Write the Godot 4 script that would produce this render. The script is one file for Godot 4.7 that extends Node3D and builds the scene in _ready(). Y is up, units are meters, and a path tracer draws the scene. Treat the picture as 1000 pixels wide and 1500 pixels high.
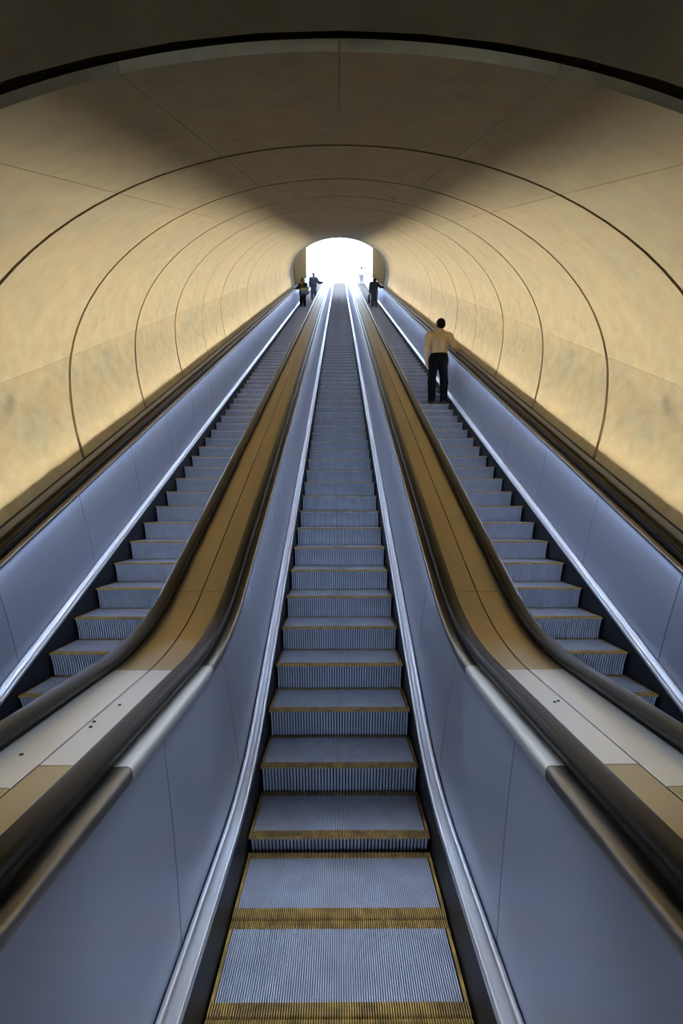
extends Node3D
# A long escalator tunnel rising at 30 degrees to daylight. Lengths in metres.
# d runs up the tunnel (d = -z), heights below are given from the camera's eye and raised by H.

const H := 1.9          # eye above the lowest treads
const T := 0.57735      # slope of 30 degrees
const C := 3.237        # the line through the step noses passes this far below the eye at d = 0
const PITCH := 1.84     # from escalator to escalator
const TOP_D := 45.0
const VA := 2.892       # half width of the tunnel
const VB := 2.105       # rise of the upper half
const VL := 2.81        # height of the lower half-ellipse
const VC := 1.896       # height of its widest line over the nose line
const KINK := 1.571     # where the level vault meets the inclined tunnel
const RING0 := 1.736
const RING := 1.542
const RINGS := 17

var M := {}
var taken := {}

# ---------------------------------------------------------------- helpers
func numbered(called: String) -> String:
	if not taken.has(called):
		taken[called] = 0
		return called
	taken[called] += 1
	return "%s_%03d" % [called, taken[called]]

func thing(called: String, label: String, category: String, at := Vector3.ZERO, group := "") -> Node3D:
	var o := Node3D.new()
	o.name = numbered(called)
	add_child(o)
	o.position = at
	o.set_meta("label", label)
	o.set_meta("category", category)
	if group != "":
		o.set_meta("group", group)
	return o

func structure(called: String, label: String) -> Node3D:
	var o := Node3D.new()
	o.name = numbered(called)
	add_child(o)
	o.set_meta("label", label)
	o.set_meta("category", "structure")
	o.set_meta("kind", "structure")
	return o

func part(called: String, mesh: Mesh, mat: Material, parent: Node3D, at := Vector3.ZERO) -> MeshInstance3D:
	var o := MeshInstance3D.new()
	o.name = called
	o.mesh = mesh
	o.material_override = mat
	o.position = at
	o.cast_shadow = GeometryInstance3D.SHADOW_CASTING_SETTING_ON
	parent.add_child(o, true)
	return o

func P(x: float, y: float, d: float) -> Vector3:
	return Vector3(x, y + H, -d)

# base line that the balustrades follow
func yb(d: float) -> float:
	if d < 2.1375:
		return -1.74
	if d < 2.9875:
		return -1.74 + 1.7 - sqrt(1.7 * 1.7 - (d - 2.1375) * (d - 2.1375))
	return minf(T * d - C, T * TOP_D - C)

# the path of the step noses by length along it
func nose(s: float) -> Vector2:
	if s < 0.0:
		return Vector2(1.914 + s, -1.9)
	if s < 0.7854:
		var a := s / 1.5
		return Vector2(1.914 + 1.5 * sin(a), -1.9 + 1.5 * (1.0 - cos(a)))
	var d := 2.664 + (s - 0.7854) * 0.8660254
	return Vector2(d, T * d - C)

func make(v: PackedVector3Array, n: PackedVector3Array, idx: PackedInt32Array) -> ArrayMesh:
	var a := []
	a.resize(Mesh.ARRAY_MAX)
	a[Mesh.ARRAY_VERTEX] = v
	a[Mesh.ARRAY_NORMAL] = n
	a[Mesh.ARRAY_INDEX] = idx
	var m := ArrayMesh.new()
	m.add_surface_from_arrays(Mesh.PRIMITIVE_TRIANGLES, a)
	return m

# rows of points, quads between them. smooth: normals shared across the row; else each strip is flat across and smooth along
func loft(rows: Array, smooth: bool, closed: bool, caps: bool) -> ArrayMesh:
	var v := PackedVector3Array()
	var n := PackedVector3Array()
	var idx := PackedInt32Array()
	var m: int = rows[0].size()
	var k: int = rows.size()
	var strips := m if closed else m - 1
	var strip_n := []
	for s in strips:
		var col := []
		for r in k:
			var a: Vector3 = rows[r][s]
			var b: Vector3 = rows[r][(s + 1) % m]
			var acc := Vector3.ZERO
			if r > 0:
				acc += (rows[r - 1][s] - a).cross(b - a).normalized() * -1.0
			if r < k - 1:
				acc += (rows[r + 1][s] - a).cross(b - a).normalized()
			col.append(acc.normalized())
		strip_n.append(col)
	for s in strips:
		var base := v.size()
		for r in k:
			for e in 2:
				var j: int = (s + e) % m
				v.append(rows[r][j])
				var nn: Vector3 = strip_n[s][r]
				if smooth:
					var o: int = s - 1 if e == 0 else s + 1
					if closed:
						o = (o + strips) % strips
					if o >= 0 and o < strips:
						var other: Vector3 = strip_n[o][r]
						if other.dot(nn) > 0.35:
							nn = (nn + other).normalized()
				n.append(nn)
		for r in k - 1:
			var p := base + r * 2
			idx.append_array(PackedInt32Array([p, p + 1, p + 3, p, p + 3, p + 2]))
	if caps and closed:
		for end in 2:
			var row: Array = rows[0 if end == 0 else k - 1]
			var base := v.size()
			var nn: Vector3 = (rows[0][0] - rows[1][0]).normalized() if end == 0 else (rows[k - 1][0] - rows[k - 2][0]).normalized()
			var mid := Vector3.ZERO
			for q in row:
				mid += q
			v.append(mid / m)
			n.append(nn)
			for q in row:
				v.append(q)
				n.append(nn)
			for j in m:
				var pa := base + 1 + j
				var pb := base + 1 + (j + 1) % m
				if (v[pa] - v[base]).cross(v[pb] - v[base]).dot(nn) > 0.0:
					idx.append_array(PackedInt32Array([base, pb, pa]))
				else:
					idx.append_array(PackedInt32Array([base, pa, pb]))
	return make(v, n, idx)

# sweep a profile (x, v) along the balustrade line through the stations d; sh slants the ends
func sweep(profile: Array, stations: Array, smooth := false, closed := false, origin := Vector3.ZERO, sx := 1.0) -> ArrayMesh:
	var rows := []
	for st in stations:
		var d: float = st[0] if st is Array else st
		var sh: float = st[1] if st is Array else 0.0
		var row := []
		for q in profile:
			var dd: float = d + sh * (0.95 - q.y)
			row.append(P(q.x * sx, yb(dd) + q.y, dd) - origin)
		rows.append(row)
	return loft(rows, smooth, closed, closed)

func stations(a: float, b: float, sh0 := 0.0, sh1 := 0.0) -> Array:
	var out := []
	var marks := [a]
	for i in 15:
		var d := 2.1375 + 0.85 * i / 14.0
		if d > a + 0.01 and d < b - 0.01:
			marks.append(d)
	var far := maxf(a, 2.9875) + 1.4
	while far < minf(b, TOP_D) - 0.5:
		marks.append(far)
		far += 1.4
	if TOP_D > a + 0.01 and TOP_D < b - 0.01:
		marks.append(TOP_D)
	marks.append(b)
	for d in marks:
		out.append([d, lerpf(sh0, sh1, (d - a) / (b - a))])
	return out

func boxes(list: Array) -> ArrayMesh:
	var st := SurfaceTool.new()
	st.begin(Mesh.PRIMITIVE_TRIANGLES)
	for b in list:
		var bm := BoxMesh.new()
		bm.size = b[1]
		st.append_from(bm, 0, Transform3D(Basis(), b[0]))
	return st.commit()

func box(size: Vector3) -> BoxMesh:
	var b := BoxMesh.new()
	b.size = size
	return b

# ---------------------------------------------------------------- materials
func noise_image(size: int, freq: float, octaves: int, sd: int, kind := FastNoiseLite.TYPE_SIMPLEX_SMOOTH) -> Image:
	var n := FastNoiseLite.new()
	n.seed = sd
	n.frequency = freq
	n.noise_type = kind
	n.fractal_octaves = octaves
	n.fractal_type = FastNoiseLite.FRACTAL_FBM
	return n.get_seamless_image(size, size)

func concrete_textures() -> Array:
	var s := 768
	var big := noise_image(s, 0.006, 5, 3)
	var mid := noise_image(s, 0.02, 4, 8)
	var fine := noise_image(s, 0.22, 2, 5)
	var stain := noise_image(s, 0.009, 4, 21)
	var pits := noise_image(s, 0.07, 1, 11)
	var im := Image.create(s, s, false, Image.FORMAT_RGB8)
	var hi := Image.create(s, s, false, Image.FORMAT_RGB8)
	for y in s:
		for x in s:
			var a := big.get_pixel(x, y).r - 0.5
			var b := mid.get_pixel(x, y).r - 0.5
			var c := fine.get_pixel(x, y).r - 0.5
			var e := stain.get_pixel(x, y).r
			var p := pits.get_pixel(x, y).r
			var k := 1.0 + a * 0.16 + b * 0.11 + c * 0.07
			if e > 0.72:
				k -= (e - 0.72) * 0.4
			var pit := 0.0
			if p > 0.93:
				pit = clampf((p - 0.93) * 14.0, 0.0, 1.0)
			k *= 1.0 - 0.25 * pit
			var warm := a * 0.04 - b * 0.03
			im.set_pixel(x, y, Color(clampf(0.54 * k, 0, 1), clampf((0.484 - warm) * k, 0, 1), clampf((0.352 - warm * 1.6) * k, 0, 1)))
			var h := 0.5 + b * 0.25 + c * 0.25 - pit * 0.35
			hi.set_pixel(x, y, Color(h, h, h))
	return [ImageTexture.create_from_image(im), ImageTexture.create_from_image(hi)]

func grey_texture(size: int, lo: float, hi_: float, list: Array) -> ImageTexture:
	var ims := []
	for q in list:
		ims.append(noise_image(size, q[0], q[1], q[2]))
	var im := Image.create(size, size, false, Image.FORMAT_RGB8)
	for y in size:
		for x in size:
			var k := 0.0
			for i in ims.size():
				k += ims[i].get_pixel(x, y).r * list[i][3]
			k = clampf(lerpf(lo, hi_, k), 0, 1)
			im.set_pixel(x, y, Color(k, k, k))
	return ImageTexture.create_from_image(im)

func mat(c: Color, rough: float, metal := 0.0) -> StandardMaterial3D:
	var m := StandardMaterial3D.new()
	m.albedo_color = c
	m.roughness = rough
	m.metallic = metal
	return m

func lin(r: float, g: float, b: float) -> Color:
	return Color(r, g, b).linear_to_srgb()

func triplanar(m: StandardMaterial3D, s: Vector3) -> StandardMaterial3D:
	m.uv1_triplanar = true
	m.uv1_world_triplanar = true
	m.uv1_scale = s
	return m

func materials() -> void:
	var ct := concrete_textures()
	var c := mat(Color(1, 1, 1), 0.9)
	c.albedo_texture = ct[0]
	M.concrete = triplanar(c, Vector3(0.31, 0.31, 0.31))
	var scuff := grey_texture(512, 0.84, 1.0, [[0.008, 2, 31, 1.0]])
	var p := mat(lin(0.48, 0.51, 0.60), 0.38, 0.6)
	p.roughness_texture = scuff
	p.roughness_texture_channel = BaseMaterial3D.TEXTURE_CHANNEL_RED
	M.panel = triplanar(p, Vector3(0.5, 0.5, 0.5))
	M.trim = mat(lin(0.90, 0.92, 0.95), 0.34, 1.0)
	M.edge = mat(lin(0.28, 0.25, 0.20), 0.32, 1.0)
	var k := mat(lin(0.42, 0.34, 0.20), 0.5, 0.9)
	k.roughness_texture = scuff
	M.deck = triplanar(k, Vector3(0.7, 0.7, 0.7))
	M.lit_plate = mat(lin(0.64, 0.61, 0.54), 0.42, 0.75)  # paler than deck and edge: the bright band of light is painted in
	M.rubber = mat(lin(0.014, 0.010, 0.005), 0.34)
	M.rubber.metallic_specular = 0.35
	M.guide = mat(lin(0.02, 0.018, 0.015), 0.6)
	M.skirt = mat(lin(0.008, 0.008, 0.010), 0.5)
	M.fascia = mat(lin(0.30, 0.22, 0.11), 0.5, 0.6)
	var tread := mat(lin(0.54, 0.56, 0.63), 0.46, 0.35)
	tread.albedo_texture = grey_texture(512, 0.78, 1.0, [[0.012, 4, 41, 0.5], [0.15, 2, 43, 0.5]])
	M.tread = triplanar(tread, Vector3(0.9, 0.9, 0.9))
	var yel := mat(lin(0.60, 0.34, 0.065), 0.6)
	yel.albedo_texture = grey_texture(256, 0.55, 1.0, [[0.03, 4, 51, 1.0]])
	M.yellow = triplanar(yel, Vector3(1.3, 1.3, 1.3))
	M.black = mat(lin(0.006, 0.006, 0.007), 0.7)
	M.stone = mat(lin(0.105, 0.064, 0.022), 1.0)
	M.stone.metallic_specular = 0.05
	M.pale = mat(lin(0.75, 0.75, 0.74), 0.8)
	M.floor = mat(lin(0.12, 0.07, 0.05), 0.7)
	var tube := mat(Color(1, 1, 1), 0.4)
	tube.emission_enabled = true
	tube.emission = Color(1.0, 0.96, 0.88)
	tube.emission_energy_multiplier = 1.5
	M.tube = tube
	var cool := mat(Color(1, 1, 1), 0.4)
	cool.emission_enabled = true
	cool.emission = Color(0.72, 0.83, 1.0)
	cool.emission_energy_multiplier = 1.5
	M.cool = cool
	var strip := mat(Color(1, 1, 1), 0.4)
	strip.emission_enabled = true
	strip.emission = Color(0.80, 0.88, 1.0)
	strip.emission_energy_multiplier = 0.8
	M.strip = strip

# ---------------------------------------------------------------- tunnel
func section(t: float, off := 0.0) -> Vector2:
	var b := VB if t >= 0.0 else VL
	var p := Vector2(VA * cos(t), VC + b * sin(t))
	var n := Vector2(cos(t) / VA, sin(t) / b).normalized()
	return p + n * off

func concrete_panel(t0: float, t1: float, len_d: float, g0: float, g1: float, gt0: float, gt1: float, sx: float) -> ArrayMesh:
	# a curved slab; its inner face lies on the tunnel's section, 50 mm thick, edges standing in the joints
	var steps := 12
	var rows := []
	for e in 2:
		var d := g0 if e == 0 else len_d - g1
		var row := []
		for i in steps + 1:
			var q := section(lerpf(t0 + gt0, t1 - gt1, float(i) / steps))
			row.append(Vector3(q.x * sx, q.y + T * d, -d))
		for i in steps + 1:
			var q := section(lerpf(t1 - gt1, t0 + gt0, float(i) / steps), 0.05)
			row.append(Vector3(q.x * sx, q.y + T * d, -d))
		rows.append(row)
	return join([loft(rows, true, true, false), ends(rows)])

# end faces of a band: the first half of each row is its inner line, the second half its outer line backwards
func ends(rows: Array) -> ArrayMesh:
	var v := PackedVector3Array()
	var n := PackedVector3Array()
	var idx := PackedInt32Array()
	for e in 2:
		var row: Array = rows[0] if e == 0 else rows[-1]
		var c: int = row.size() / 2
		for i in c - 1:
			var k := v.size()
			var q := [row[i], row[i + 1], row[2 * c - 2 - i], row[2 * c - 1 - i]]
			var nn: Vector3 = -(q[1] - q[0]).cross(q[2] - q[0]).normalized()
			for w in q:
				v.append(w)
				n.append(nn)
			idx.append_array(PackedInt32Array([k, k + 1, k + 2, k, k + 2, k + 3]))
	return make(v, n, idx)

func join(list: Array) -> ArrayMesh:
	var st := SurfaceTool.new()
	st.begin(Mesh.PRIMITIVE_TRIANGLES)
	for m in list:
		st.append_from(m, 0, Transform3D())
	return st.commit()

func shell_mesh(off: float, thick: float, a: Vector2, b: Vector2, low := -0.7) -> ArrayMesh:
	# an arch of wall from floor to floor between two stations (d, height of the nose line)
	var inner := []
	var outer := []
	for i in 41:
		var t := lerpf(-0.42, PI + 0.42, i / 40.0)
		var tt := t if t <= PI / 2 else PI - t
		var sgn := 1.0 if t <= PI / 2 else -1.0
		var q := section(tt, off)
		var r := section(tt, off + thick)
		inner.append(Vector2(q.x * sgn, q.y))
		outer.append(Vector2(r.x * sgn, r.y))
	inner.push_front(Vector2(inner[0].x, low))
	inner.append(Vector2(inner[-1].x, low))
	outer.push_front(Vector2(inner[0].x + thick, low))
	outer.append(Vector2(inner[-1].x - thick, low))
	outer.reverse()
	var rows := []
	for st in [a, b]:
		var row := []
		for q in inner + outer:
			row.append(P(q.x, q.y + st.y, st.x))
		rows.append(row)
	return join([loft(rows, true, true, false), ends(rows)])

func nl(d: float) -> Vector2:
	return Vector2(d, T * d - C)

func build_tunnel() -> void:
	var sides := [["wall_right", 1.0, "curved tan concrete tunnel wall on the right, in large panels"], ["wall_left", -1.0, "curved tan concrete tunnel wall on the left, in large panels"]]
	var roof := structure("ceiling", "arched tan concrete tunnel ceiling in wide panels, mostly in shade")
	var cuts := [-0.42, 0.097, 0.980, 1.274, PI / 2]
	var end_d := RING0 + RING * RINGS
	for side in sides:
		var wall := structure(side[0], side[2])
		for slot in 4:
			var hair := 0.0006
			var kinds := {}
			for r in RINGS:
				# joint widths: the wide dark rings alternate with fine ones further in
				var w0: float = 0.0 if r == 0 else ring_gap(r)
				var w1 := ring_gap(r + 1)
				var key := "%f %f" % [w0, w1]
				if not kinds.has(key):
					kinds[key] = concrete_panel(cuts[slot], cuts[slot + 1], RING, w0, w1, hair, hair, side[1])
				var d := RING0 + RING * r
				part("concrete_panel", kinds[key], M.concrete, wall if slot < 2 else roof, P(0, T * d - C, d))
	var back := structure("wall_back", "concrete shell behind the open joints of the tunnel panels")
	part("lining", shell_mesh(0.13, 0.3, nl(RING0), nl(end_d)), M.concrete, back)
	part("lining", shell_mesh(0.42, 0.3, nl(KINK), nl(RING0)), M.concrete, back)
	# level vault over the landing
	var y0 := T * KINK - C
	var vault := structure("ceiling_vault", "level concrete vault over the landing before the tunnel")
	part("vault", shell_mesh(0.0, 0.4, Vector2(-9.0, y0), Vector2(KINK, y0), 0.1), M.concrete, vault)
	part("end_wall", box(Vector3(7, 5, 0.3)), M.concrete, vault, P(0, 0.2, -9.1))
	var fl := structure("floor", "dark floor of the landing and under the escalators")
	part("landing_floor", box(Vector3(6.6, 0.3, 10.2)), M.floor, fl, P(0, -2.05, -3.95))
	var rows := []
	for d in [0.9, 2.3, end_d, TOP_D]:
		var y: float = maxf(-2.5, T * d - C - 0.75)
		rows.append([P(-3.3, y, d), P(3.3, y, d), P(3.3, y - 0.3, d), P(-3.3, y - 0.3, d)])
	part("underfloor", loft(rows, false, true, true), M.black, fl)

func ring_gap(k: int) -> float:
	if k <= 4 or k % 2 == 0:
		return 0.021
	return 0.009

# ---------------------------------------------------------------- escalators
func ribbed(width: float, pitch: float, rib: float, height: float, line: Array, strips := [1, 2, 3]) -> ArrayMesh:
	# ribs running along a line of points (z, y) with normals; across x
	var v := PackedVector3Array()
	var n := PackedVector3Array()
	var idx := PackedInt32Array()
	var count := int(round(width / pitch))
	var dirs := []
	for i in line.size():
		var a: Vector2 = line[maxi(i - 1, 0)]
		var b: Vector2 = line[mini(i + 1, line.size() - 1)]
		var t := (b - a).normalized()
		dirs.append(Vector3(0, -t.x, t.y))
	# profile across x: groove floor, side, top, side
	for i in count:
		var x0 := -width / 2 + pitch * i
		var xs := [x0, x0 + (pitch - rib) / 2, x0 + (pitch - rib) / 2, x0 + (pitch + rib) / 2, x0 + (pitch + rib) / 2, x0 + pitch]
		var hs := [-height, -height, 0.0, 0.0, -height, -height]
		for s in strips:
			var side: int = [0, -1, 0, 1, 0][s]
			var base := v.size()
			for j in line.size():
				for e in 2:
					var up: Vector3 = dirs[j]
					v.append(Vector3(xs[s + e], line[j].y, line[j].x) + up * hs[s + e])
					n.append(up if side == 0 else Vector3(side, 0, 0))
			for j in line.size() - 1:
				var p := base + j * 2
				idx.append_array(PackedInt32Array([p, p + 3, p + 1, p, p + 2, p + 3]))
	return make(v, n, idx)

var step_meshes := {}

func build_step_meshes() -> void:
	# nose at the origin, tread going back to -z
	var w := 1.0
	var tread := [Vector2(-0.05, 0), Vector2(-0.352, 0)]
	var front := [Vector2(0.0, -0.014), Vector2(-0.004, -0.003), Vector2(-0.012, 0), Vector2(-0.05, 0)]
	var rear := [Vector2(-0.352, 0), Vector2(-0.392, 0), Vector2(-0.394, -0.012)]
	var riser := []
	for i in 6:
		var t := i / 5.0
		riser.append(Vector2(-0.004 - 0.055 * sin(t * PI * 0.5), -0.014 - 0.225 * t))
	riser.reverse()
	step_meshes.tread = ribbed(w - 0.036, 0.0096, 0.0064, 0.010, tread)
	step_meshes.front = ribbed(w, 0.0096, 0.0062, 0.005, [front[0], front[1], front[2], front[3]])
	step_meshes.rear = ribbed(w, 0.0096, 0.0062, 0.005, rear)
	step_meshes.riser = ribbed(w - 0.02, 0.0196, 0.0115, 0.014, riser)
	# far up the tunnel the sides of the ribs are too thin to see
	step_meshes.far_tread = ribbed(w - 0.036, 0.0096, 0.0064, 0.010, tread, [2])
	step_meshes.far_riser = ribbed(w - 0.02, 0.0196, 0.0115, 0.014, [riser[0], riser[2], riser[5]], [2])
	step_meshes.side = box(Vector3(0.014, 0.008, 0.302))
	step_meshes.core = box(Vector3(w - 0.03, 0.20, 0.29))

func build_step(esc: Node3D, s: float) -> void:
	var q := nose(s)
	var pre := "" if q.x < 9.0 else "far_"
	var st := part("step", step_meshes[pre + "tread"], M.tread, esc, P(0, q.y, q.x))
	part("riser", step_meshes[pre + "riser"], M.tread, st)
	part("yellow_nosing", step_meshes.front, M.yellow, st)
	if q.x < 5.0:
		part("yellow_rear_strip", step_meshes.rear, M.yellow, st)
		for sd in [-0.491, 0.491]:
			part("yellow_side_strip", step_meshes.side, M.yellow, st, Vector3(sd, -0.004, -0.201))
	part("step_core", step_meshes.core, M.black, st, Vector3(0, -0.128, -0.232))

var esc_meshes := {}

func build_escalator_meshes() -> void:
	var full := stations(0.25, 46.4)
	for sd in [["right", 1.0], ["left", -1.0]]:
		var sx: float = sd[1]
		var m := {}
		m.skirt = sweep([Vector2(0.508, 0.084), Vector2(0.508, -0.50), Vector2(0.545, -0.50), Vector2(0.545, 0.084)], full, false, true, Vector3.ZERO, sx)
		var tp := [[0.507, 0.086], [0.507, 0.106], [0.511, 0.113], [0.518, 0.115], [0.525, 0.111], [0.530, 0.098], [0.548, 0.112], [0.553, 0.126], [0.558, 0.134], [0.566, 0.138], [0.574, 0.135], [0.579, 0.128], [0.582, 0.11], [0.560, 0.086]]
		var prof := []
		for q in tp:
			prof.append(Vector2(q[0], q[1]))
		m.trim = sweep(prof, full, true, true, Vector3.ZERO, sx)
		prof = []
		for i in 7:
			var t := i / 6.0
			prof.append(Vector2(lerpf(0.584, 0.651, t) - 0.007 * sin(t * PI), lerpf(0.125, 0.897, t)))
		prof.append(Vector2(0.669, 0.897))
		prof.append(Vector2(0.602, 0.125))
		m.panels = []
		var cut := [[0.25, 0.0], [1.65, 0.0], [2.46, 0.2], [3.22, 0.2]]
		for i in 3:
			m.panels.append([sweep(prof, stations(cut[i][0] + 0.003, cut[i + 1][0] - 0.003, cut[i][1], cut[i + 1][1]), true, true, Vector3.ZERO, sx), Vector3.ZERO])
		var base := P(0, T * 3.22 - C, 3.22)
		var one := sweep(prof, stations(3.223, 4.277, 0.2, 0.2), true, true, base, sx)
		for k in 39:
			m.panels.append([one, base + Vector3(0, 1.06 * T, -1.06) * k])
		m.panels.append([sweep(prof, stations(44.562, 46.4, 0.2, 0.0), true, true, Vector3.ZERO, sx), Vector3.ZERO])
		var ep := [[0.634, 0.908], [0.632, 0.914], [0.634, 0.938], [0.640, 0.948], [0.648, 0.952], [0.700, 0.952], [0.745, 0.952], [0.745, 0.93], [0.652, 0.908]]
		prof = []
		for q in ep:
			prof.append(Vector2(q[0], q[1]))
		m.edges = []
		for r in [[0.25, 1.365], [1.368, 2.24], [2.243, 46.4]]:
			m.edges.append(sweep(prof, stations(r[0], r[1]), true, true, Vector3.ZERO, sx))
		m.strip = sweep([Vector2(0.6475, 0.8985), Vector2(0.6475, 0.9065), Vector2(0.652, 0.9075), Vector2(0.652, 0.8985)], stations(3.0, 44.8), false, true, Vector3.ZERO, sx)
		m.guide = sweep([Vector2(0.696, 0.953), Vector2(0.696, 0.99), Vector2(0.738, 0.99), Vector2(0.738, 0.953)], full, false, true, Vector3.ZERO, sx)
		prof = []
		for i in 17:
			var a := PI * i / 16.0
			var cx := -cos(a)
			prof.append(Vector2(0.717 + 0.043 * signf(cx) * pow(absf(cx), 0.75), 0.988 + 0.036 * pow(maxf(sin(a), 0.0), 0.6)))
		prof.append(Vector2(0.752, 0.978))
		prof.append(Vector2(0.682, 0.978))
		m.handrail = sweep(prof, full, true, true, Vector3.ZERO, sx)
		esc_meshes[sd[0]] = m

func build_escalator(label: String, cx: float, phase: float) -> void:
	var esc := thing("escalator", label, "escalator", Vector3(cx, 0, 0), "parallel escalators in the tunnel")
	for n in range(-1, 125):
		build_step(esc, 1.748 + phase + 0.4 * (n - 5))
	for sd in ["left", "right"]:
		var m: Dictionary = esc_meshes[sd]
		part("skirt", m.skirt, M.skirt, esc)
		part("skirt_trim", m.trim, M.trim, esc)
		for q in m.panels:
			part("balustrade_panel", q[0], M.panel, esc, q[1])
		for i in 3:
			part("balustrade_edge", m.edges[i], M.lit_plate if i == 1 else M.edge, esc)
		part("handrail_guide", m.guide, M.guide, esc)
		part("light_strip", m.strip, M.strip, esc)
		var sx := 1.0 if sd == "right" else -1.0
		for run in [[3.0, 16.0], [16.0, 44.8]]:
			var a := P(0.643 * sx, yb(run[0]) + 0.9025, run[0])
			var b := P(0.643 * sx, yb(run[1]) + 0.9025, run[1])
			var l := AreaLight3D.new()
			l.name = "strip_light"
			l.area_size = Vector2((b - a).length(), 0.007)
			l.light_color = Color(0.74, 0.84, 1.0)
			l.light_energy = STRIP * (b - a).length()
			l.area_range = 30.0
			l.shadow_enabled = true
			esc.add_child(l, true)
			var u := (b - a).normalized()
			var face := Vector3(-sx * 0.88, -0.47, 0)
			face = (face - u * face.dot(u)).normalized()
			l.transform = Transform3D(Basis(u, (-face).cross(u), -face), (a + b) / 2 + face * 0.002)
		part("handrail", m.handrail, M.rubber, esc)
	part("comb_plate", box(Vector3(1.0, 0.02, 0.6)), M.tread, esc, P(0, -1.905, 0.93))

func build_dividers() -> void:
	var labels := ["brown metal deck between the empty escalator and the one the scarfed woman rides", "brown metal deck between the empty escalator and the one the tan-shirted person rides"]
	for i in 2:
		var cx := -0.92 if i == 0 else 0.92
		var t := thing("escalator_divider", labels[i], "divider", Vector3(cx, 0, 0), "metal decks between escalators")
		for s in [-1.0, 1.0]:
			var prof := [Vector2(0.003, 0.957), Vector2(0.006, 0.960), Vector2(0.172, 0.960), Vector2(0.172, 0.940), Vector2(0.003, 0.940)]
			var inner: bool = (s > 0) == (cx < 0)
			var cuts := [0.25, 1.36 if inner else 1.25, 2.17, 2.99]
			for j in 3:
				part("deck_plate", sweep(prof, stations(cuts[j] + 0.0015, cuts[j + 1] - 0.0015), false, true, Vector3.ZERO, s), M.lit_plate if j == 1 else M.deck, t)
			var base := P(0, T * 2.99 - C, 2.99)
			var one := sweep(prof, [2.9915, 5.9885], false, true, base, s)
			for k in 14:
				part("deck_plate", one, M.deck, t, base + Vector3(0, 3.0 * T, -3.0) * k)
			part("deck_plate", sweep(prof, [44.9915, 46.4], false, true, Vector3.ZERO, s), M.deck, t)
		part("core", sweep([Vector2(-0.20, 0.90), Vector2(0.20, 0.90), Vector2(0.24, -0.4), Vector2(-0.24, -0.4)], stations(0.26, 46.39), false, true), M.guide, t)
		# small dark screw holes in the deck section coloured pale as if lit
		var hole := CylinderMesh.new()
		hole.top_radius = 0.006
		hole.bottom_radius = 0.006
		hole.height = 0.003
		hole.radial_segments = 12
		hole.rings = 1
		var spots := [[0.045, 1.78], [0.02, 1.64], [0.03, 1.60], [-0.09, 1.42]] if i == 0 else [[-0.05, 1.80], [-0.03, 1.81]]
		for q in spots:
			part("screw_hole", hole, M.black, t, P(q[0], -1.74 + 0.9612, q[1]))

func build_coves() -> void:
	var end_d := RING0 + RING * RINGS
	for s in [1.0, -1.0]:
		var who := "person in the tan shirt" if s > 0 else "woman with the shoulder bag"
		var t := thing("light_cove", "brown metal light cove along the wall beside the " + who, "light cove", Vector3.ZERO, "light coves at the foot of the tunnel walls")
		var face := [Vector2(2.602, 0.94), Vector2(2.609, 1.084), Vector2(2.611, 1.088), Vector2(2.614, 1.088), Vector2(2.616, 0.92)]
		var d := 1.74
		var first := true
		while d < end_d - 0.1:
			var e := minf(d + RING * 2.0, end_d)
			if first:
				part("fascia", sweep(face, stations(0.25, d - 0.002), false, true, Vector3.ZERO, s), M.fascia, t)
				first = false
			part("fascia", sweep(face, stations(d + 0.002, e - 0.002), false, true, Vector3.ZERO, s), M.fascia, t)
			d = e
		part("fascia", sweep(face, stations(end_d, 46.4), false, true, Vector3.ZERO, s), M.fascia, t)
		part("liner", sweep([Vector2(2.612, 1.091), Vector2(2.6175, 1.091), Vector2(2.622, 0.92), Vector2(2.617, 0.92)], stations(0.25, 46.4), false, true, Vector3.ZERO, s), M.skirt, t)
		part("trough", sweep([Vector2(2.56, 0.93), Vector2(2.86, 0.93), Vector2(2.86, 0.90), Vector2(2.56, 0.90)], stations(0.25, 46.4), false, true, Vector3.ZERO, s), M.guide, t)
		part("wall_lip", sweep([Vector2(2.697, 1.005), Vector2(2.82, 1.005), Vector2(2.82, 0.925), Vector2(2.696, 0.925)], stations(RING0, end_d), false, true, Vector3.ZERO, s), M.skirt, t)
		var u := Vector3(0, 0.5, -0.8660254)
		var up := Vector3(0, 0.8660254, 0.5)
		var tube := CylinderMesh.new()
		tube.top_radius = 0.013
		tube.bottom_radius = 0.013
		tube.height = 1.6
		tube.radial_segments = 10
		for r in range(1, RINGS - 1):
			var mid := RING0 + RING * (r + 0.5)
			var at := P(2.677 * s, T * mid - C + 0.945, mid)
			var o := part("fluorescent_tube", tube, M.tube, t, at)
			o.basis = Basis(up.cross(u) * -1.0, u, up)
			if (r - 1) % 4 > 0:
				continue
			var count := mini(4, RINGS - 1 - r)
			mid = RING0 + RING * (r + 0.5 * count)
			at = P(2.677 * s, T * mid - C + 0.945, mid)
			var l := AreaLight3D.new()
			l.name = "tube_light"
			l.area_size = Vector2(RING * count / 0.8660254, 0.026)
			l.light_color = Color(1.0, 0.965, 0.90)
			l.light_energy = LAMP * count
			l.area_range = 30.0
			l.shadow_enabled = true
			t.add_child(l, true)
			# local x along the tubes, shining along -z, which points up
			l.transform = Transform3D(Basis(u, (-up).cross(u), -up), at + up * 0.016)

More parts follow.
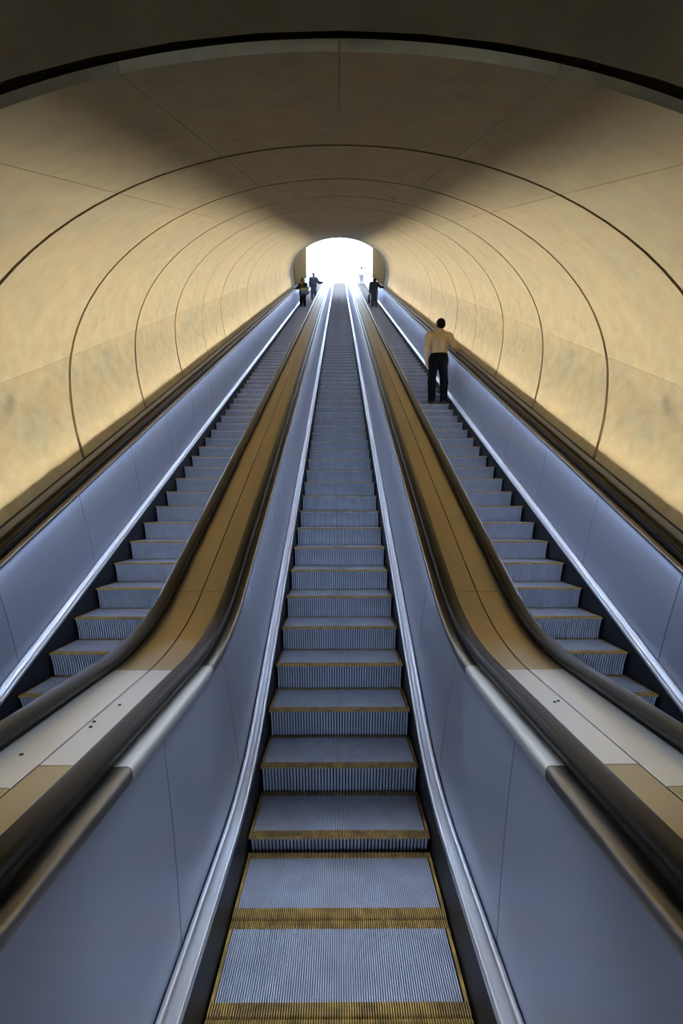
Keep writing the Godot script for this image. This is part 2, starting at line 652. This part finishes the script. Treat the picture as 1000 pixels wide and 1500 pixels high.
# ---------------------------------------------------------------- lamps of the landing
func build_slot_lamp() -> void:
	var t := thing("slot_downlight", "dark slot downlight set into the vault before the tunnel", "lamp", P(0, 1.86, 1.653))
	part("housing", boxes([[Vector3(0, 0.09, 0.036), Vector3(1.7, 0.18, 0.006)], [Vector3(0, 0.09, -0.036), Vector3(1.7, 0.18, 0.006)], [Vector3(0, 0.183, 0), Vector3(1.7, 0.006, 0.078)]]), M.black, t)
	for i in 15:
		part("louvre", box(Vector3(0.004, 0.15, 0.066)), M.black, t, Vector3(-0.84 + 0.12 * i, 0.075, 0))
	var o := part("lamp_tube", box(Vector3(1.68, 0.012, 0.02)), M.cool, t, Vector3(0, 0.172, 0))
	var l := AreaLight3D.new()
	l.name = "slot_light"
	l.area_size = Vector2(1.68, 0.02)
	l.light_color = Color(0.80, 0.88, 1.0)
	l.light_energy = SLOT
	l.area_range = 30.0
	l.shadow_enabled = true
	t.add_child(l)
	l.position = Vector3(0, 0.162, 0)
	l.rotation.x = -PI / 2
	o.name = "lamp_tube"

func build_hall_lamps() -> void:
	var blade := box(Vector3(1.42, 0.003, 0.29))
	for i in 3:
		var t := thing("wall_luminaire", ["cool white luminaire on the landing's back wall behind the scarfed woman's escalator", "cool white luminaire in the middle of the landing's back wall", "cool white luminaire on the landing's back wall behind the tan-shirted person's escalator"][i], "lamp", P(-1.7 + 1.7 * i, -0.92, -8.9), "luminaires of the landing")
		part("frame", boxes([[Vector3(0, 0.84, 0), Vector3(1.5, 0.04, 0.08)], [Vector3(0, -0.84, 0), Vector3(1.5, 0.04, 0.08)], [Vector3(0.73, 0, 0), Vector3(0.04, 1.64, 0.08)], [Vector3(-0.73, 0, 0), Vector3(0.04, 1.64, 0.08)]]), M.guide, t)
		for k in 33:
			part("louvre_blade", blade, M.black, t, Vector3(0, -0.80 + 0.05 * k, -0.17))
		part("lamp_diffuser", box(Vector3(1.42, 1.64, 0.04)), M.cool, t)
		var l := AreaLight3D.new()
		l.name = "luminaire_light"
		l.area_size = Vector2(1.42, 1.64)
		l.light_color = Color(0.72, 0.83, 1.0)
		l.light_energy = HALL
		l.area_range = 60.0
		l.shadow_enabled = true
		t.add_child(l)
		l.position = Vector3(0, 0, -0.023)

# ---------------------------------------------------------------- the open cut and the street
func build_exit() -> void:
	var e := RING0 + RING * RINGS
	var street := T * TOP_D - C
	var w := structure("wall_exit", "brown stone side walls of the open cut beyond the tunnel")
	for s in [-1.0, 1.0]:
		part("stone_wall", box(Vector3(0.4, 18.0, 39.6 - e)), M.stone, w, P(s * 3.12, street + 2.2 - 9.0, (39.6 + e) / 2))
		part("pale_wall", box(Vector3(0.4, 8.0, 8.4)), M.pale, w, P(s * 3.12, street - 4.0, 39.6 + 4.2))
		part("portal_wall", box(Vector3(12, 16, 0.5)), M.stone, w, P(s * 9.32, street - 6.0, e + 0.25))
	var g := structure("floor_street", "pale paving at street level above the escalators")
	part("paving", box(Vector3(60, 0.3, 30)), M.pale, g, P(0, street - 0.16, 46.4 + 15.0))
	for s in [-1.0, 1.0]:
		part("paving", box(Vector3(26, 0.3, 19)), M.pale, g, P(s * 16.33, street - 0.16, 46.4 - 9.4))

# ---------------------------------------------------------------- people
func skin_net(bones: Array, cell: float, blend: float) -> ArrayMesh:
	# smooth union of tapered capsules and ellipsoids, meshed as surface nets. bone: [a, b, ra, rb]
	var lo := Vector3(1e9, 1e9, 1e9)
	var hi := -lo
	for b in bones:
		var r: float = maxf(b[2], b[3]) + 3.0 * cell + 0.02
		for e in 2:
			var q: Vector3 = b[e]
			lo = lo.min(q - Vector3(r, r, r))
			hi = hi.max(q + Vector3(r, r, r))
	var nx := int(ceil((hi.x - lo.x) / cell)) + 1
	var ny := int(ceil((hi.y - lo.y) / cell)) + 1
	var nz := int(ceil((hi.z - lo.z) / cell)) + 1
	var f := PackedFloat32Array()
	f.resize(nx * ny * nz)
	var kk := 1.0 / blend
	for b in bones:
		var a: Vector3 = b[0]
		var ab: Vector3 = b[1] - a
		var ra: float = b[2]
		var rb: float = b[3]
		var r := maxf(ra, rb) + maxf(2.5 * cell, 3.5 * blend)
		var l: Vector3 = (a.min(b[1]) - Vector3(r, r, r) - lo) / cell
		var h: Vector3 = (a.max(b[1]) + Vector3(r, r, r) - lo) / cell
		var den := maxf(ab.length_squared(), 1e-9)
		for z in range(maxi(0, int(l.z)), mini(nz, int(h.z) + 2)):
			for y in range(maxi(0, int(l.y)), mini(ny, int(h.y) + 2)):
				var i := (z * ny + y) * nx
				for x in range(maxi(0, int(l.x)), mini(nx, int(h.x) + 2)):
					var p := lo + Vector3(x, y, z) * cell - a
					var t := clampf(p.dot(ab) / den, 0.0, 1.0)
					f[i + x] += exp(-((p - ab * t).length() - lerpf(ra, rb, t)) * kk)
	var id := PackedInt32Array()
	id.resize(nx * ny * nz)
	id.fill(-1)
	var v := PackedVector3Array()
	var step := [1, nx, nx * ny]
	for z in nz - 1:
		for y in ny - 1:
			for x in nx - 1:
				var i := (z * ny + y) * nx + x
				var mask := 0
				for c in 8:
					if f[i + (c & 1) + ((c >> 1) & 1) * nx + (c >> 2) * nx * ny] > 1.0:
						mask |= 1 << c
				if mask == 0 or mask == 255:
					continue
				var acc := Vector3.ZERO
				var n := 0
				for c in 8:
					for ax in 3:
						if c & (1 << ax):
							continue
						var e := c | (1 << ax)
						if ((mask >> c) & 1) == ((mask >> e) & 1):
							continue
						var fa := log(maxf(f[i + (c & 1) + ((c >> 1) & 1) * nx + (c >> 2) * nx * ny], 1e-6))
						var fb := log(maxf(f[i + (e & 1) + ((e >> 1) & 1) * nx + (e >> 2) * nx * ny], 1e-6))
						var t := fa / (fa - fb)
						var pa := Vector3(c & 1, (c >> 1) & 1, c >> 2)
						pa[ax] += t
						acc += pa
						n += 1
				id[i] = v.size()
				v.append(lo + (Vector3(x, y, z) + acc / n) * cell)
	var idx := PackedInt32Array()
	var nrm := PackedVector3Array()
	nrm.resize(v.size())
	for z in range(1, nz - 1):
		for y in range(1, ny - 1):
			for x in range(1, nx - 1):
				var i := (z * ny + y) * nx + x
				for ax in 3:
					var a_in := f[i] > 1.0
					var b_in := f[i + step[ax]] > 1.0
					if a_in == b_in:
						continue
					var s1: int = step[(ax + 1) % 3]
					var s2: int = step[(ax + 2) % 3]
					var q := [id[i], id[i - s1], id[i - s1 - s2], id[i - s2]]
					if q[0] < 0 or q[1] < 0 or q[2] < 0 or q[3] < 0:
						continue
					if a_in:
						q.reverse()
					var nn := (v[q[2]] - v[q[0]]).cross(v[q[3]] - v[q[1]])
					for w in q:
						nrm[w] -= nn
					idx.append_array(PackedInt32Array([q[0], q[1], q[2], q[0], q[2], q[3]]))
	for i in nrm.size():
		nrm[i] = nrm[i].normalized()
	# normals point outward: check one extreme vertex
	var best := 0
	for i in v.size():
		if v[i].y > v[best].y:
			best = i
	if v.size() and nrm[best].y < 0:
		for i in nrm.size():
			nrm[i] = -nrm[i]
	return make(v, nrm, idx)

func grow(bones: Array, by: float) -> Array:
	var out := []
	for b in bones:
		out.append([b[0], b[1], b[2] + by, b[3] + by])
	return out

# j: joints as Vector3 (feet on y = 0, facing -z). Returns bone lists for body and clothes
func person(label: String, at: Vector3, j: Dictionary, look: Dictionary, cell: float) -> Node3D:
	var t := thing("person", label, "person", at)
	var k: float = look.get("girth", 1.0)
	var torso := [
		[j.waist + Vector3(-0.055, 0, 0), j.waist + Vector3(0.055, 0, 0), 0.105 * k, 0.105 * k],
		[j.waist + Vector3(-0.05, 0, 0), j.chest + Vector3(-0.075, 0, 0), 0.105 * k, 0.115 * k],
		[j.waist + Vector3(0.05, 0, 0), j.chest + Vector3(0.075, 0, 0), 0.105 * k, 0.115 * k],
		[j.chest + Vector3(-0.07, 0.02, 0), j.sh_l, 0.105 * k, 0.062 * k],
		[j.chest + Vector3(0.07, 0.02, 0), j.sh_r, 0.105 * k, 0.062 * k],
		[j.chest + Vector3(0, 0.05, 0), j.neck, 0.09, 0.058],
		[j.neck + Vector3(0, -0.005, 0.012), j.sh_l.lerp(j.neck, 0.25), 0.046, 0.052],
		[j.neck + Vector3(0, -0.005, 0.012), j.sh_r.lerp(j.neck, 0.25), 0.046, 0.052],
	]
	var pelvis := [
		[j.hip_l.lerp(j.hip_r, 0.25), j.hip_l.lerp(j.hip_r, 0.75), 0.112 * k, 0.112 * k],
		[j.waist + Vector3(-0.05, -0.04, 0), j.hip_l, 0.105 * k, 0.10 * k],
		[j.waist + Vector3(0.05, -0.04, 0), j.hip_r, 0.105 * k, 0.10 * k],
	]
	var arm_l := [[j.sh_l, j.el_l, 0.056, 0.045], [j.el_l, j.wr_l, 0.043, 0.030]]
	var arm_r := [[j.sh_r, j.el_r, 0.056, 0.045], [j.el_r, j.wr_r, 0.043, 0.030]]
	var legs := [[j.hip_l, j.kn_l, 0.088, 0.060], [j.kn_l, j.an_l, 0.058, 0.040], [j.hip_r, j.kn_r, 0.088, 0.060], [j.kn_r, j.an_r, 0.058, 0.040]]
	var head := [
		[j.neck, j.head + Vector3(0, -0.05, 0), 0.052, 0.055],
		[j.head + Vector3(0, 0.025, 0.018), j.head + Vector3(0, 0.03, -0.012), 0.090, 0.092],
		[j.head + Vector3(0, -0.04, -0.03), j.head + Vector3(0, -0.075, -0.045), 0.062, 0.046],
		[j.head + Vector3(0, -0.005, -0.098), j.head + Vector3(0, -0.03, -0.108), 0.011, 0.015],
		[j.head + Vector3(-0.09, 0.01, 0.012), j.head + Vector3(-0.082, -0.03, 0.008), 0.014, 0.011],
		[j.head + Vector3(0.09, 0.01, 0.012), j.head + Vector3(0.082, -0.03, 0.008), 0.014, 0.011],
		[j.head + Vector3(-0.03, -0.065, -0.078), j.head + Vector3(0.03, -0.065, -0.078), 0.012, 0.012],
	]
	var hands := []
	for s in ["l", "r"]:
		var wr: Vector3 = j["wr_" + s]
		var dirv: Vector3 = (j["hand_" + s] - wr).normalized()
		var side: Vector3 = j["palm_" + s]
		side = (side - dirv * side.dot(dirv)).normalized()
		var nor := dirv.cross(side)
		hands.append([wr, wr + dirv * 0.05, 0.027, 0.030])
		hands.append([wr + dirv * 0.045 - side * 0.018, wr + dirv * 0.085 - side * 0.026, 0.018, 0.014])
		hands.append([wr + dirv * 0.045 + side * 0.018, wr + dirv * 0.085 + side * 0.026, 0.018, 0.014])
		var curl: Vector3 = j["curl_" + s]
		for q in 4:
			var root: Vector3 = wr + dirv * 0.085 + side * (-0.030 + 0.020 * q)
			var length: float = [0.034, 0.040, 0.042, 0.036][q]
			var mid := root + dirv * length + curl * 0.010
			hands.append([root, mid, 0.0092, 0.0085])
			hands.append([mid, mid + (dirv * 0.5 + curl).normalized() * length * 0.9, 0.0085, 0.0072])
		hands.append([wr + dirv * 0.03 + side * 0.028, wr + dirv * 0.065 + side * 0.055 + curl * 0.01, 0.011, 0.0095])
		hands.append([wr + dirv * 0.065 + side * 0.055 + curl * 0.01, wr + dirv * 0.095 + side * 0.055 + curl * 0.025, 0.0095, 0.008])
	var feet := []
	for s in ["l", "r"]:
		var an: Vector3 = j["an_" + s]
		feet.append([Vector3(an.x, 0.042, an.z + 0.035), Vector3(an.x, 0.034, an.z - 0.15), 0.040, 0.032])
		feet.append([an, Vector3(an.x, 0.05, an.z), 0.042, 0.042])
	# one continuous body
	part("body", skin_net(torso + pelvis + arm_l + arm_r + legs + head + hands + feet, maxf(cell, 0.012), 0.010), look.skin, t)
	if cell < 0.018:
		# the head and hands again in a finer grid, part of the same skin
		var fine := part("head", skin_net(grow(head, 0.002), 0.007, 0.010), look.skin, t)
		part("hands", skin_net(grow(hands, 0.001), 0.0045, 0.004), look.skin, t)
		for s in [-1.0, 1.0]:
			var eye := SphereMesh.new()
			eye.radius = 0.012
			eye.height = 0.024
			part("eye", eye, M.pale, fine, j.head + Vector3(0.033 * s, 0.008, -0.089))
	part("shoes", skin_net(grow(feet, 0.012), minf(cell, 0.014), 0.012), look.shoe, t)
	# trousers or skirt
	var tr := grow(pelvis + legs, 0.022)
	tr.append([j.waist + Vector3(-0.06, -0.045, 0), j.waist + Vector3(0.06, -0.045, 0), 0.124 * k, 0.124 * k])
	for s in ["l", "r"]:
		tr.append([j["kn_" + s], j["an_" + s] + Vector3(0, 0.0, 0.01), 0.078, 0.066])
	part("trousers", skin_net(tr, cell, 0.014), look.trousers, t)
	var top := grow(torso + arm_l + arm_r, look.get("thick", 0.016))
	if look.has("coat"):
		var n := 5
		for s in ["l", "r"]:
			var dirx := -1.0 if s == "l" else 1.0
			top.append([j.waist + Vector3(0.06 * dirx, 0, 0), Vector3(j.waist.x + 0.085 * dirx, look.coat, j.waist.z), 0.13 * k, 0.12 * k])
	part(look.top_name, skin_net(top, cell, 0.014), look.top, t)
	if look.has("hair"):
		var hr := [
			[j.head + Vector3(0, 0.045, 0.022), j.head + Vector3(0, 0.052, -0.012), 0.095, 0.094],
			[j.head + Vector3(0, 0.0, 0.045), j.head + Vector3(0, -0.045, 0.045), 0.066, 0.052],
			[j.head + Vector3(-0.04, -0.01, 0.035), j.head + Vector3(0.04, -0.01, 0.035), 0.05, 0.05],
		]
		if look.get("long_hair", false):
			for s in [-1.0, 1.0]:
				hr.append([j.head + Vector3(0.06 * s, 0.03, 0.02), j.head + Vector3(0.085 * s, -0.20, 0.0), 0.05, 0.04])
			hr.append([j.head + Vector3(0, 0, 0.06), j.head + Vector3(0, -0.22, 0.07), 0.07, 0.06])
		part("hair", skin_net(hr, minf(cell, 0.014), 0.012), look.hair, t)
	return t

func joints() -> Dictionary:
	return {
		"head": Vector3(0, 1.62, -0.01), "neck": Vector3(0, 1.46, 0.02), "chest": Vector3(0, 1.27, 0.01), "waist": Vector3(0, 1.03, 0),
		"sh_l": Vector3(-0.185, 1.40, 0.01), "sh_r": Vector3(0.185, 1.40, 0.01),
		"el_l": Vector3(-0.24, 1.13, 0.03), "el_r": Vector3(0.24, 1.13, 0.03), "wr_l": Vector3(-0.25, 0.90, -0.02), "wr_r": Vector3(0.25, 0.90, -0.02),
		"hand_l": Vector3(-0.245, 0.8, -0.04), "hand_r": Vector3(0.245, 0.8, -0.04), "palm_l": Vector3(0, 0, -1), "palm_r": Vector3(0, 0, -1),
		"curl_l": Vector3(0.8, 0, -0.1), "curl_r": Vector3(-0.8, 0, -0.1),
		"hip_l": Vector3(-0.09, 0.90, 0), "hip_r": Vector3(0.09, 0.90, 0), "kn_l": Vector3(-0.10, 0.48, -0.02), "kn_r": Vector3(0.10, 0.48, -0.02),
		"an_l": Vector3(-0.105, 0.09, 0.02), "an_r": Vector3(0.105, 0.09, 0.02),
	}

func scaled(j: Dictionary, s: float) -> Dictionary:
	for k in j.keys():
		if not (k.begins_with("palm") or k.begins_with("curl")):
			j[k] = j[k] * s
	return j

# nearest tread to depth d on an escalator with this phase: middle of the tread
func tread_at(d: float, phase: float) -> Vector2:
	var best := Vector2.ZERO
	for n in range(0, 125):
		var q := nose(1.748 + phase + 0.4 * (n - 5))
		if absf(q.x + 0.17 - d) < absf(best.x - d):
			best = Vector2(q.x + 0.17, q.y)
	return best

func build_people() -> void:
	var skin := mat(lin(0.36, 0.20, 0.12), 0.55)
	var dark := mat(lin(0.006, 0.0055, 0.006), 0.8)
	dark.metallic_specular = 0.12
	var coat := mat(lin(0.020, 0.020, 0.026), 0.85)
	var shirt := mat(lin(0.46, 0.355, 0.195), 0.85)
	var shoe := mat(lin(0.012, 0.011, 0.012), 0.3)
	var hair := mat(lin(0.008, 0.007, 0.006), 0.5)
	hair.metallic_specular = 0.15
	var rail_x := 0.717
	# tan shirt, right hand on the rail
	var q := tread_at(9.62, SIDE_PHASE)
	var j := scaled(joints(), 1.07)
	var fx := 0.29
	var rail := Vector3(rail_x - fx, 0.0, 0.0)
	j.head += Vector3(0.055, 0.0, 0)
	j.neck += Vector3(0.045, 0, 0)
	j.chest += Vector3(0.03, 0, 0)
	j.waist += Vector3(0.015, 0, 0)
	j.sh_l += Vector3(0.0, 0.0, 0)
	j.sh_r += Vector3(0.03, -0.01, 0)
	j.el_l = Vector3(-0.265, 1.21, 0.05)
	j.wr_l = Vector3(-0.245, 0.97, 0.0)
	j.hand_l = Vector3(-0.23, 0.87, -0.03)
	j.an_l = Vector3(-0.15, 0.09, 0.03)
	j.kn_l = Vector3(-0.14, 0.51, 0.0)
	j.an_r = Vector3(0.10, 0.09, 0.06)
	j.kn_r = Vector3(0.125, 0.51, 0.0)
	var zr := -0.06
	var ry := handrail_y(q.x - zr) - q.y
	j.el_r = Vector3(0.32, 1.24, 0.10)
	j.wr_r = Vector3(rail.x - 0.02, ry + 0.052, zr + 0.07)
	j.hand_r = Vector3(rail.x, ry + 0.085, zr - 0.06)
	j.palm_r = Vector3(-1, 0, 0)
	j.curl_r = Vector3(0.1, -0.8, 0)
	person("person in a tan long-sleeved shirt and black trousers holding the escalator handrail", P(PITCH + fx, q.y, q.x), j, {"skin": skin, "shoe": shoe, "trousers": dark, "top": shirt, "top_name": "shirt", "hair": hair}, 0.015)
	# dark coat and briefcase, further up the same escalator
	q = tread_at(25.9, SIDE_PHASE)
	j = joints()
	fx = 0.18
	ry = handrail_y(q.x + 0.12) - q.y
	j.el_r = Vector3(0.37, 1.22, 0.0)
	j.wr_r = Vector3(rail_x - fx - 0.02, ry + 0.055, -0.08)
	j.hand_r = Vector3(rail_x - fx, ry + 0.08, -0.18)
	j.palm_r = Vector3(-1, 0, 0)
	j.curl_r = Vector3(0.1, -0.8, 0)
	j.head += Vector3(0.02, -0.03, -0.02)
	person("person in a dark jacket with a bag, one arm out to the handrail", P(PITCH + fx, q.y, q.x), j, {"skin": skin, "shoe": shoe, "trousers": coat, "top": coat, "top_name": "jacket", "thick": 0.035, "coat": 0.80, "hair": hair}, 0.026)
	var bag := thing("briefcase", "dark bag hanging from the hand of the person in a dark jacket", "bag", P(PITCH + fx - 0.31, q.y + 0.38, q.x + 0.02))
	part("bag_body", box(Vector3(0.10, 0.32, 0.40)), coat, bag, Vector3(0, 0.16, 0))
	part("bag_handle", boxes([[Vector3(0, 0.36, -0.06), Vector3(0.02, 0.08, 0.02)], [Vector3(0, 0.36, 0.06), Vector3(0.02, 0.08, 0.02)], [Vector3(0, 0.395, 0), Vector3(0.02, 0.02, 0.14)]]), dark, bag)
	# pale figure near the top, arm on the rail
	q = tread_at(41.4, SIDE_PHASE)
	j = scaled(joints(), 1.02)
	fx = 0.2
	ry = handrail_y(q.x + 0.2) - q.y
	j.el_r = Vector3(0.34, 1.25, -0.05)
	j.wr_r = Vector3(rail_x - fx - 0.02, ry + 0.06, -0.2)
	j.hand_r = Vector3(rail_x - fx, ry + 0.09, -0.3)
	j.palm_r = Vector3(-1, 0, 0)
	j.curl_r = Vector3(0.1, -0.8, 0)
	person("person in a pale grey shirt and grey trousers near the top of the escalator", P(PITCH + fx, q.y, q.x), j, {"skin": skin, "shoe": shoe, "trousers": mat(lin(0.20, 0.19, 0.20), 0.8), "top": mat(lin(0.55, 0.55, 0.52), 0.85), "top_name": "shirt", "hair": hair}, 0.03)
	# left escalator, coming down: facing the camera
	q = tread_at(26.0, SIDE_PHASE)
	j = scaled(joints(), 0.97)
	fx = -0.28
	ry = handrail_y(q.x - 0.2) - q.y
	# seen from her own side her right hand lies on the rail by the wall
	j.el_r = Vector3(0.29, 1.12, -0.06)
	j.wr_r = Vector3(rail_x + fx - 0.02, ry + 0.06, -0.12)
	j.hand_r = Vector3(rail_x + fx, ry + 0.05, -0.22)
	j.palm_r = Vector3(-1, 0, 0)
	j.curl_r = Vector3(0.1, -0.8, 0)
	var w := person("woman in a dark coat with brown hair and a tan scarf, hand on handrail", P(-PITCH + fx, q.y, q.x), j, {"skin": mat(lin(0.40, 0.25, 0.15), 0.6), "shoe": shoe, "trousers": dark, "top": coat, "top_name": "coat", "thick": 0.03, "coat": 0.72, "hair": mat(lin(0.06, 0.035, 0.015), 0.6), "long_hair": true}, 0.026)
	w.rotation.y = PI
	part("scarf", skin_net([[Vector3(-0.03, 1.38, -0.06), Vector3(0.0, 1.12, -0.15), 0.07, 0.05], [Vector3(0.03, 1.38, -0.06), Vector3(0.02, 1.05, -0.15), 0.07, 0.045]], 0.026, 0.014), mat(lin(0.24, 0.16, 0.05), 0.9), w)
	bag = thing("shoulder_bag", "tan and grey shoulder bag carried by the woman in the dark coat", "bag", P(-PITCH + fx + 0.14, q.y + 0.72, q.x - 0.27))
	part("bag_body", skin_net([[Vector3(-0.15, 0.22, 0), Vector3(0.16, 0.26, 0), 0.10, 0.10]], 0.026, 0.014), mat(lin(0.34, 0.23, 0.09), 0.8), bag)
	part("bag_base", skin_net([[Vector3(-0.08, 0.08, 0), Vector3(0.18, 0.05, 0), 0.12, 0.11]], 0.026, 0.014), mat(lin(0.10, 0.11, 0.14), 0.8), bag)
	part("bag_strap", skin_net([[Vector3(-0.12, 0.3, 0.0), Vector3(-0.02, 0.66, 0.10), 0.022, 0.022]], 0.016, 0.01), dark, bag)
	q = tread_at(29.6, SIDE_PHASE)
	j = scaled(joints(), 1.04)
	fx = 0.13
	ry = handrail_y(q.x) - q.y
	j.el_l = Vector3(-0.33, 1.18, 0.0)
	j.wr_l = Vector3(-rail_x + fx + 0.02, ry + 0.055, -0.05)
	j.hand_l = Vector3(-rail_x + fx, ry + 0.05, -0.15)
	j.palm_l = Vector3(1, 0, 0)
	j.curl_l = Vector3(-0.1, -0.8, 0)
	w = person("person in a long navy coat on the escalator behind the woman", P(-PITCH + fx, q.y, q.x), j, {"skin": mat(lin(0.40, 0.26, 0.17), 0.6), "shoe": shoe, "trousers": coat, "top": mat(lin(0.024, 0.027, 0.042), 0.85), "top_name": "long_coat", "thick": 0.035, "coat": 0.62, "hair": mat(lin(0.10, 0.08, 0.06), 0.6)}, 0.026)
	w.rotation.y = PI
	# two street figures, the glare put into their pale clothes, hair and shoes
	var street := T * TOP_D - C
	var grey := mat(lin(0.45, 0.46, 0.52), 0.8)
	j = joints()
	person("person standing at the head of the empty escalator, coloured light grey for the glare", P(0.02, street, 47.5), j, {"skin": skin, "shoe": grey, "trousers": grey, "top": grey, "top_name": "jacket", "hair": grey}, 0.035)
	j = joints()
	person("person at the top behind the long navy coat, coloured pale for the glare", P(-2.05, street, 47.2), j, {"skin": skin, "shoe": grey, "trousers": grey, "top": mat(lin(0.6, 0.6, 0.62), 0.8), "top_name": "jacket", "hair": grey}, 0.035)

func handrail_y(d: float) -> float:
	return yb(d) + 1.024

# ---------------------------------------------------------------- scene
const SIDE_PHASE := 0.12
var LAMP := 6.0
var SLOT := 15.0
var HALL := 32.0
var STRIP := 0.28

func _ready() -> void:
	var cam := Camera3D.new()
	cam.name = "camera"
	cam.fov = rad_to_deg(2.0 * atan(750.0 / 655.0))
	cam.keep_aspect = Camera3D.KEEP_HEIGHT
	cam.near = 0.05
	cam.far = 400.0
	cam.position = Vector3(0, H, 0)
	cam.rotation = Vector3(-4.0 / 655.0, -3.0 / 655.0, 0)
	cam.current = true
	add_child(cam)
	var we := WorldEnvironment.new()
	we.name = "environment"
	var env := Environment.new()
	env.background_mode = Environment.BG_SKY
	var sky := Sky.new()
	var sm := ProceduralSkyMaterial.new()
	sm.sky_top_color = Color(0.78, 0.88, 1.0)
	sm.sky_horizon_color = Color(0.92, 0.96, 1.0)
	sm.ground_bottom_color = Color(0.5, 0.5, 0.5)
	sm.ground_horizon_color = Color(0.8, 0.82, 0.85)
	sky.sky_material = sm
	env.sky = sky
	env.background_energy_multiplier = 11.0
	env.tonemap_mode = Environment.TONE_MAPPER_LINEAR
	env.tonemap_exposure = 1.0
	env.sdfgi_enabled = true
	env.ssao_enabled = true
	env.ssil_enabled = true
	we.environment = env
	add_child(we)
	materials()
	build_tunnel()
	build_exit()
	build_step_meshes()
	build_escalator_meshes()
	build_escalator("empty middle escalator with ribbed grey steps between the two brown decks", 0.0, 0.0)
	build_escalator("escalator along the wall carrying the person in a tan shirt", PITCH, SIDE_PHASE)
	build_escalator("escalator along the wall carrying the woman with a tan scarf", -PITCH, SIDE_PHASE)
	build_dividers()
	build_coves()
	build_slot_lamp()
	build_hall_lamps()
	build_people()
